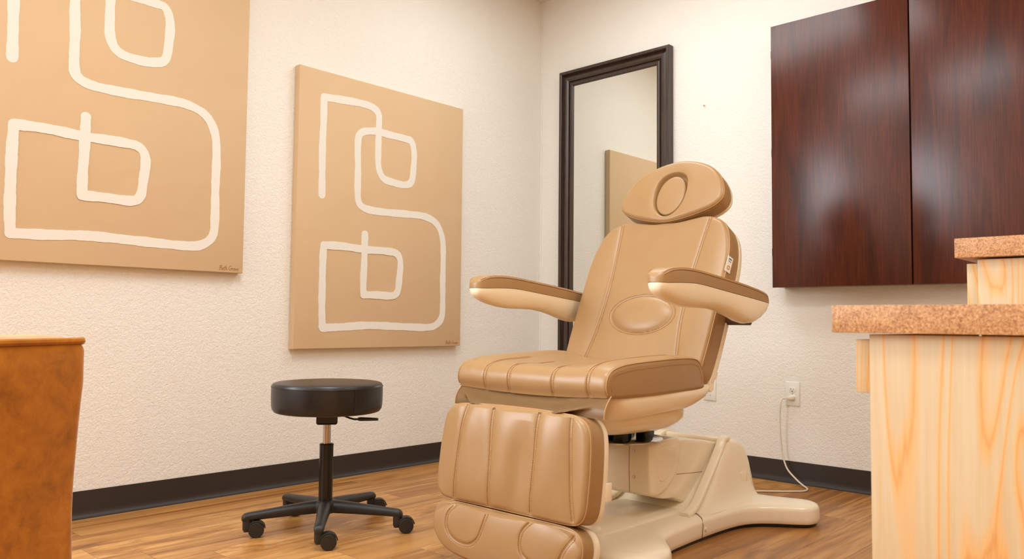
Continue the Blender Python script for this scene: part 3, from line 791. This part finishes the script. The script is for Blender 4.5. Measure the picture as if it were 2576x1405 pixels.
# top surface: rows between the two long sides
vs = [bm.verts.new((p.x, YC+p.y, .084)) for p in top]
f = bm.faces.new(vs)
bmesh.ops.remove_doubles(bm, verts=bm.verts, dist=1e-5)
bmesh.ops.triangulate(bm, faces=[f_ for f_ in bm.faces if len(f_.verts) > 4])
base = obj('base', bm, SH, chair, 'cream glossy moulded base with flared feet', angle=60)
bm = NB()
o2 = inset(ob, .012*sg); loft(bm, [[(p.x, YC+p.y, z) for p in o2] for z in (0.0, .0145)])
bmesh.ops.triangulate(bm, faces=[f_ for f_ in bm.faces if len(f_.verts) > 4])
obj('underside', bm, M['gloss'], base, 'black underside plate')
# split line of the cover on both sides, with its plug
for s in (1, -1):
    bm = NB(); tube(bm, [(-1.232, YC+s*.2262, .016), (-1.225, YC+s*.2262, .055), (-1.215, YC+s*.215, .078), (-1.20, YC+s*.19, .0848), (-1.17, YC+s*.13, .0848)], .0011, 6)
    obj('split_line', bm, M['seam'], base)
    obj('screw_cap', tube(NB(), [(-1.205, YC+s*.220, .04), (-1.205, YC+s*.2285, .04)], .006, 14), SH, base)
bm = lathe(NB(), [(.030, .0835), (.030, .0850), (.027, .0858)], (-1.60, YC-.075), 30)
obj('inspection_cap', bm, M['brass'], base, 'amber inspection cap')
# raised channel plate along the middle
bm = NB(); loft(bm, [[(-1.43+a*s, YC+b*s, z) for a, b in superell(.27, .13, 6, 60)] for z, s in ((.083, 1.0), (.088, .992), (.0895, .975))])
obj('centre_cover', bm, SH, base)
# --- rear tower
def tower_ring(z, xf, xb, hw, p=5, n=96):
    return [((xf+xb)/2+a, YC+b, z) for a, b in superell((xb-xf)/2, hw, p, n)]
tl = [(.078, -1.235, -.694, .214, 6), (.084, -1.215, -.697, .204, 6), (.092, -1.190, -.700, .196, 6), (.105, -1.165, -.704, .189, 6), (.125, -1.135, -.708, .183, 6), (.150, -1.098, -.712, .178, 6), (.180, -1.058, -.720, .173, 6), (.210, -1.020, -.730, .169, 6), (.240, -.986, -.745, .165, 6), (.262, -.962, -.761, .162, 6), (.280, -.943, -.782, .158, 5), (.292, -.930, -.802, .153, 5), (.299, -.918, -.822, .147, 5), (.303, -.900, -.842, .138, 4)]
tower = obj('rear_tower', loft(NB(), [tower_ring(*t_) for t_ in tl]), SH, chair, 'cream glossy rear tower rising from the base', angle=60)
# flat rolled lip round the opening of the tower: two cheeks and the bar across the top
lip = [(-1.260, .191, .0865), (-1.215, .187, .094), (-1.175, .183, .110), (-1.12, .176, .146), (-1.06, .170, .194), (-1.005, .165, .240), (-.964, .161, .278), (-.940, .156, .298), (-.918, .150, .309), (-.885, .146, .311)]
for sg_ in (1, -1):
    Pc = catmull([(x, YC+sg_*(y-.0165), z) for x, y, z in lip], 6); rings = []
    for i, p in enumerate(Pc):
        t_ = (Pc[min(i+1, len(Pc)-1)]-Pc[max(i-1, 0)]).normalized(); nn = Vector((0, 1, 0)).cross(t_).normalized()
        rings.append([p+Vector((0, a_, 0))+nn*b_ for a_, b_ in rect(.036, .020, .0075, 5)])
    obj('rim', loft(NB(), rings), SH, tower, angle=60)
obj('top_bar', tube(NB(), [(-.908, YC-.140, .297), (-.908, YC-.125, .3025), (-.908, YC+.125, .3025), (-.908, YC+.140, .297)], .0125, 16), SH, tower)
for sg_ in (1, -1):
    obj('switch_plate', loft(NB(), [[(-.83+a*k, YC+sg_*(.1765+o), .15+b*k) for a, b in rect(.05, .065, .008)] for o, k in ((-.004, 1.0), (.0012, 1.0), (.0022, .92))]), SH, tower)

# --- leg rest and foot rest
thl = math.atan(.13)
FL = Frame((-1.985, YC, .2), (0, 1, 0), (sin(thl), 0, cos(thl)), (-cos(thl), 0, sin(thl)))
lh = [(0, .297), (.10, .296), (.20, .292), (.255, .283), (.283, .262), (.296, .225), (.302, .15), (.302, .07), (.298, .03), (.287, .008), (.262, -.005), (.20, -.008), (.10, -.008), (0, -.008)]
out_leg = smooth_outline(lh)
LS = [[(.186, .30), (.199, .22), (.207, .10), (.213, -.01)], [(.078, .30), (.070, .2), (.062, .1), (.060, -.01)], [(-.108, .30), (-.108, .15), (-.104, -.01)], [(-.224, .30), (-.232, .2), (-.246, .08), (-.262, -.01)]]
LSs = [[(p.x, p.y) for p in catmull([(a, b, 0) for a, b in s], 8)] for s in LS]
LG = [groove(s, .004, .006) for s in LSs]+[groove(s, .006, .020) for s in LSs]
def leg_h(a, b):
    z = sum(g(a, b) for g in LG)
    z += .016*max(0, 1-(a/.30)**4)*max(0, 1-((b-.145)/.155)**4)
    z += .004*sin(a*38+1)*max(0, 1-((b-.15)/.16)**2)
    return z-.012*math.exp(-((a+.060)/.045)**2)*max(0, 1-((b-.10)/.16)**2)
legrest = obj('leg_rest', pad(FL, out_leg, .0, -.068, leg_h, .016, 60, (0, .145), 300), LEA, chair)
for s in LSs: sew([P3(FL, [q for q in offset_path(s, d) if -.002 < q[1] < .29], leg_h) for d in (-.0055, .0055)], legrest)
sew([rim(FL, out_leg, -.020, -.0004, (0, .145))], legrest)
obj('piping', tube(NB(), rim(FL, out_leg, -.009, .0018, (0, .145)), .0019, 8), M['thread_light'], legrest)
obj('leg_rest_shell', plate(FL, scaled(out_leg, 1.012, (0, .145)), -.0685, -.092, .012, (0, .145)), SH, chair, 'cream plastic shell')
obj('leg_rest_bracket', box(NB(), (-1.90, YC-.10, .30), (-1.84, YC+.10, .50), .012), SH, chair, 'cream plastic bracket')
for s in (-1, 1): obj('leg_rest_tab', box(NB(), (-1.895, YC+s*.304-.005, .252), (-1.868, YC+s*.304+.005, .302), .003), SH, chair, 'cream plastic bracket')
fh = [(0, -.012), (.14, -.012), (.22, -.013), (.268, -.020), (.293, -.042), (.300, -.075), (.290, -.108), (.262, -.140), (.215, -.162), (.15, -.172), (.07, -.176), (0, -.177)]
out_foot = smooth_outline(fh)
def ucurve(c, w_, b0, b1): return [(c+w_*cos(pi+pi*k/24)*(1+.10*(1-abs(k-12)/12)), b0+(b1-b0)*sin(pi*k/24)**.6) for k in range(25)]
FS = [[(p.x, p.y) for p in catmull([(a, b, 0) for a, b in s], 6)] for s in (
    [(.196, -.020), (.222, -.052), (.218, -.090), (.190, -.116), (.150, -.126), (.108, -.122), (.075, -.100), (.060, -.065), (.048, -.020)],
    [(-.122, -.018), (-.096, -.046), (-.090, -.080), (-.105, -.110), (-.145, -.124), (-.195, -.122), (-.228, -.104), (-.246, -.070), (-.272, -.030)])]
FG = [groove(s, .004, .006) for s in FS]
def foot_h(a, b): return sum(g(a, b) for g in FG)+.018*max(0, 1-(a/.30)**2-((b+.09)/.095)**2)**.6+.002*sin(a*30)
footrest = obj('foot_rest', pad(FL, out_foot, .0, -.055, foot_h, .016, 50, (0, -.085), 260), LEA, chair)
for s in FS: sew([P3(FL, [q for q in offset_path(s, d) if q[1] < -.02], foot_h) for d in (-.0055, .0055)], footrest)
sew([rim(FL, out_foot, -.020, -.0004, (0, -.085))], footrest)
obj('piping', tube(NB(), rim(FL, out_foot, -.009, .0018, (0, -.085)), .0019, 8), M['thread_light'], footrest)
obj('foot_rest_shell', plate(FL, scaled(out_foot, 1.03, (0, -.085)), -.0555, -.082, .014, (0, -.085)), SH, chair, 'cream plastic shell')

# --- leather flap hanging between the seat and the leg rest
bm = NB(); nu, nv = 90, 22
def flap(u, v):
    y = YC+.295-(.605)*u
    top = Vector((-1.872, y, .540-.008*max(0, 1-((u-.5)/.42)**2)))
    bot = Vector((-1.905, y, .478))
    p = top.lerp(bot, v)
    f1 = math.exp(-((v-(.42+.34*sin(pi*min(1, max(0, (u-.05)/.9)))))/.13)**2)*max(0, min(1, (u-.06)/.12))*max(0, min(1, (.93-u)/.16))
    p.x -= .044*f1+.010*sin(pi*v)+.008*math.exp(-((u-.80)/.045)**2)*sin(pi*v)-.010*math.exp(-((v-.18)/.12)**2)*sin(pi*u)
    p.z -= .012*f1
    return p
g = [[bm.verts.new(flap(i/nu, j/nv)) for j in range(nv+1)] for i in range(nu+1)]
for i in range(nu):
    for j in range(nv): bm.faces.new((g[i][j], g[i+1][j], g[i+1][j+1], g[i][j+1]))
r_ = bmesh.ops.solidify(bm, geom=bm.faces[:], thickness=.002)
flp = obj('gusset', bm, LEA, chair, 'loose camel vinyl flap under the seat', angle=70)
for u_, s in ((.995, -1), (.005, 1)): obj('piping', tube(NB(), [flap(u_, v/12)+Vector((-.001, s*.002, 0)) for v in range(13)], .002, 8), M['thread_light'], flp)

# --- armrests
def armrest(sgn):
    yi = YC+sgn*.372; rings = []
    st = []
    # x, pad top, pad bottom, shell bottom, half width
    rows = [(-1.756, .880, .864, .846, .012), (-1.752, .888, .8635, .838, .022), (-1.744, .895, .863, .832, .029), (-1.728, .903, .863, .824, .035), (-1.705, .909, .864, .815, .0385), (-1.67, .912, .8655, .806, .0405), (-1.63, .913, .8665, .799, .0415), (-1.59, .911, .8665, .795, .042), (-1.55, .908, .864, .794, .042), (-1.50, .903, .859, .794, .042), (-1.44, .897, .853, .792, .042), (-1.38, .891, .847, .784, .042), (-1.32, .884, .841, .770, .042), (-1.27, .878, .836, .756, .042), (-1.22, .871, .831, .748, .042), (-1.17, .864, .826, .751, .0415), (-1.13, .857, .822, .764, .040), (-1.105, .850, .8195, .780, .038), (-1.094, .843, .8185, .795, .035), (-1.088, .834, .818, .805, .030)]
    def arm_pt(i): return rows[i]
    R1, R2 = [], []
    for x, zt, zb, zs, hw in rows:
        h = zt-zb; o_ = []
        for k in range(28):
            t_ = pi*k/27; c, s = cos(t_), sin(t_)
            o_.append((x, yi+hw*math.copysign(abs(c)**(2/6), c), zb+h*abs(s)**(2/5)))
        R1.append(o_)
        d = zb-.0012-zs; o_ = []
        for k in range(28):
            t_ = pi+pi*k/27; c, s = cos(t_), sin(t_)
            u = abs(s); wv = abs(c)**(2/2.6)
            o_.append((x, yi+(hw-.001)*math.copysign(wv, c), zb-.0012-d*u**(2/2.2)))
        R2.append(o_)
    a = obj('armrest', loft(NB(), R2), SH, chair, 'cream armrest shell', angle=60)
    p = obj('arm_pad', loft(NB(), R1), LEA, a, 'camel arm pad', angle=55)
    for ss in (1, -1):
        sew([catmull([Vector((x, yi+ss*(hw-.0030), zt-.0035)) for x, zt, zb, zs, hw in rows[2:-2]], 3)], p)
        obj('seam', tube(NB(), catmull([Vector((x, yi+ss*(hw-.0010), zt-.0085)) for x, zt, zb, zs, hw in rows[2:-2]], 3), .0013, 6), M['thread_light'], p)
    # bracket to the back
    xb = -1.165
    bm = NB(); y0, y1 = sorted((YC+sgn*.285, yi-sgn*.01))
    rr = [[(xb+a_*k, y, .762+b_*k) for a_, b_ in rect(.07, .040, .014)] for y, k in ((y0, 1), (y1, 1))]
    loft(bm, rr)
    obj('arm_bracket', bm, M['bracket'], chair, 'dark brown armrest bracket')
armrest(1); armrest(-1)

# ------------------------------------------------------------------ rolling stool
SX, SY = -2.038, -.764
stool = thing('rolling_stool', 'round black vinyl rolling stool with five casters left of the chair', 'stool', (SX, SY, 0))
bm = lathe(NB(), [(.03, .421), (.15, .419), (.176, .417), (.186, .420), (.193, .430), (.1955, .445), (.1965, .47), (.1965, .495), (.1958, .5075), (.1945, .5085), (.1958, .5100), (.195, .5145), (.191, .5195), (.183, .5225), (.15, .5255), (.08, .5275), (.02, .528)], (SX, SY), 96)
seat_s = obj('seat', bm, M['vinyl'], stool, angle=30)
bm = tube(NB(), [(SX+.1968*cos(t_*2*pi/80), SY+.1968*sin(t_*2*pi/80), .5088) for t_ in range(81)], .0013, 6)
a_ = math.atan2(-.819, -.574)  # seam faces the viewer's right
for da in (.5,):
    tube(bm, [(SX+.1972*cos(a_+da), SY+.1972*sin(a_+da), z) for z in (.43, .45, .48, .508)], .0012, 6)
obj('piping', bm, M['vinyl'], seat_s)
vr = Vector((.819, -.574, 0)).normalized()   # towards the viewer's right
vf = Vector((-.574, -.819, 0)).normalized()  # towards the viewer
c0 = Vector((SX, SY, 0))
bm = NB(); FS_ = lambda a, b, z: c0+vr*a+vf*b+Vector((0, 0, z))
def obox(bm, lo, hi, taper=1.0):
    x0, y0, z0 = lo; x1, y1, z1 = hi; cx_, cy_ = (x0+x1)/2, (y0+y1)/2
    def rg(z, k): return [FS_(cx_+(x-cx_)*k, cy_+(y-cy_)*k, z) for x, y in ((x0, y0), (x1, y0), (x1, y1), (x0, y1))]
    loft(bm, [rg(z0, taper), rg(z0+.006, 1), rg(z1, 1)])
obox(bm, (-.037, -.06, .374), (.037, .04, .420), .86)
obj('tilt_mechanism', bm, M['gloss'], stool)
obj('lever', tube(NB(), [FS_(.03, .02, .404), FS_(.06, .03, .404), FS_(.078, .035, .397), FS_(.095, .037, .3925), FS_(.125, .04, .3925)], .0034, 10), M['gloss'], stool)
bm = NB(); loft(bm, [[FS_(x, .04+b_, .393+a_-.0004*(x-.12)*60) for a_, b_ in rect(h_, .018, h_*.35)] for x, h_ in ((.108, .010), (.116, .013), (.15, .011), (.176, .009), (.180, .006))])
obj('lever_grip', bm, M['black'], stool)
bm = lathe(NB(), [(.0138, .29), (.0138, .36), (.0134, .3605), (.0134, .3625), (.0138, .363), (.0138, .368), (.0134, .3685), (.0134, .370), (.0138, .3705), (.0138, .40)], (SX, SY), 40)
obj('gas_lift', bm, M['steel'], stool, 'polished steel gas lift rod')
obj('column', lathe(NB(), [(.0245, .095), (.0245, .298), (.0255, .2985), (.0255, .302), (.022, .3045), (.014, .305)], (SX, SY), 48), M['gloss'], stool, 'black steel column')
obj('hub', lathe(NB(), [(.020, .060), (.040, .062), (.046, .068), (.047, .088), (.043, .098), (.034, .103), (.026, .104)], (SX, SY), 48), M['black'], stool)
LEGR = .268
base_ang = math.atan2(vf.y, vf.x)-R(3)
for k in range(5):
    a = base_ang+k*2*pi/5; d = Vector((cos(a), sin(a), 0)); e = Vector((-sin(a), cos(a), 0)); rings = []
    for r_, zt, zb, hw in ((.030, .104, .060, .026), (.06, .1035, .060, .0235), (.12, .0985, .060, .0205), (.19, .0915, .0585, .0180), (.245, .0860, .0575, .0170), (.266, .0845, .0570, .0168), (.277, .0815, .0570, .0158), (.2835, .0755, .0575, .0130), (.286, .067, .058, .009)):
        h_ = (zt-zb)/2; o_ = superell(hw, h_, 3.0, 28); zc = (zt+zb)/2
        ring = []
        for u, v in o_:
            kk = 1.0 if v < 0 else (1-.25*(v/h_)**2)
            ring.append(c0+d*r_+e*(u*kk)+Vector((0, 0, zc+v)))
        rings.append(ring)
    obj('leg', loft(NB(), rings), M['black'], stool, angle=55)
    # caster, trailing to the viewer's right
    p = c0+d*LEGR
    tr = (vr*1.0+vf*-.05+Vector((0.05*sin(k*2.1), .05*cos(k*3.3), 0))).normalized(); ax = Vector((-tr.y, tr.x, 0))
    wc = p+tr*.030; wr = .0262; zc = wr
    bm = NB(); tube(bm, [p+Vector((0, 0, .062)), p+Vector((0, 0, .044)), p+Vector((0, 0, .030)), p+tr*.002+Vector((0, 0, .024))], lambda t_: .0152 if t_ < .7 else .0135, 24)
    # hood over the wheels
    rings = []
    for q in range(15):
        b = R(172-q*162/14); o1, o2 = .0315, .0275
        cdir = tr*cos(b)+Vector((0, 0, sin(b)))
        rings.append([wc+Vector((0, 0, zc))+cdir*o1+ax*.0145, wc+Vector((0, 0, zc))+cdir*o1-ax*.0145, wc+Vector((0, 0, zc))+cdir*o2-ax*.0155, wc+Vector((0, 0, zc))+cdir*o2+ax*.0155])
    loft(bm, rings)
    loft(bm, [[wc+Vector((0, 0, zc))+(tr*cos(2*pi*j/24)+Vector((0, 0, sin(2*pi*j/24))))*.016+ax*s for j in range(24)] for s in (-.006, .006)])
    loft(bm, [[p+tr*x+ax*y+Vector((0, 0, z)) for x, y in ((-.008, -.009), (.012, -.009), (.012, .009), (-.008, .009))] for z in (.020, .050)])
    c_ = obj('caster', bm, M['black'], stool, angle=50)
    for s in (-1, 1):
        rings = []
        for off, rr in ((.0065, wr*.9), (.0075, wr), (.0165, wr), (.0185, wr*.96), (.0195, wr*.86), (.0192, wr*.80), (.0202, wr*.55), (.0206, wr*.1)):
            rings.append([wc+Vector((0, 0, zc))+(tr*cos(2*pi*j/40)+Vector((0, 0, sin(2*pi*j/40))))*rr+ax*s*off for j in range(40)])
        obj('wheel', loft(NB(), rings), M['black'], c_)

# ------------------------------------------------------------------ armchair at the left edge
def armchair():
    # outer front corner, its own rotated frame: u runs along the near side, v along the far side
    P1 = Vector((-3.7115, -3.2329, 0))+Vector((.7305, .6829, 0))*1.5-Vector((.6829, -.7305, 0))*.796
    fwd, rgt = Vector((.7305, .6829, 0)), Vector((.6829, -.7305, 0))
    u = (rgt*-.29-fwd*.957).normalized(); v = Vector((u.y, -u.x, 0))
    if v.dot(rgt) > 0: v = -v
    H, D, Wd, T = .706, .70, .72, .13
    t = thing('armchair', 'ochre velvet armchair with piped top edge at the left side of the photo', 'armchair', tuple(P1+u*D/2+v*Wd/2))
    def blk(u0, u1, v0, v1, z0, z1, r, crown=0, seg=5, flare=0):
        bm = NB(); rings = []
        def rg(z, ins, kx=0):
            w_, h_ = (u1-u0)-2*ins, (v1-v0)-2*ins; c_ = P1+u*(u0+u1)/2+v*(v0+v1)/2
            return [c_+u*a+v*b+Vector((0, 0, z)) for a, b in rect(w_, h_, max(.002, r-ins*.5), 5)]
        rings.append(rg(z0, .006)); rings.append(rg(z0+.01, 0))
        for k in range(1, 14):
            f_ = k/14; rings.append(rg(z0+.01+(z1-z0-.05)*f_, -.0025*sin(f_*9)-flare*math.exp(-((f_-1)/.12)**2)))
        for k in range(0, seg+1):
            a = pi/2*k/seg; rings.append(rg(z1-.022+.022*sin(a)*1.0, -flare*(1-k/seg)+.012*(1-cos(a))))
        rings.append(rg(z1+crown*.6, .03)); rings.append(rg(z1+crown, min(u1-u0, v1-v0)*.4))
        return loft(bm, rings)
    def pipe(u0, u1, v0, v1, z, r=.006):
        c_ = P1+u*(u0+u1)/2+v*(v0+v1)/2
        L = [c_+u*a+v*b+Vector((0, 0, z+.0025*sin(i*.9))) for i, (a, b) in enumerate(rect(u1-u0+.004, v1-v0+.004, .016, 5))]
        L = resample(L, 180); return tube(NB(), L+[L[0]], r, 8)
    a1 = obj('arm', blk(0, D, 0, T, .10, H, .018, .008, flare=.006), M['velvet'], t); obj('piping', pipe(0, D, 0, T, H-.004), M['velvet'], a1)
    a2 = obj('arm', blk(0, D, Wd-T, Wd, .10, H, .018, .008), M['velvet'], t); obj('piping', pipe(0, D, Wd-T, Wd, H-.004), M['velvet'], a2)
    b1 = obj('backrest', blk(.001, T, T+.002, Wd-T-.002, .10, H-.001, .018, .008), M['velvet'], t); obj('piping', pipe(.001, T, T+.002, Wd-T-.002, H-.005), M['velvet'], b1)
    obj('seat_base', blk(T, D-.01, T+.002, Wd-T-.002, .10, .30, .01), M['velvet'], t)
    obj('seat_cushion', blk(T+.005, D+.01, T+.005, Wd-T-.005, .302, .45, .04, .02), M['velvet'], t)
    for uu in (.05, D-.05):
        for vv in (.05, Wd-.05):
            q = P1+u*uu+v*vv
            obj('leg', tube(NB(), [q, q+Vector((0, 0, .105))], lambda s: .014+.008*s, 16), M['frame'], t)
armchair()
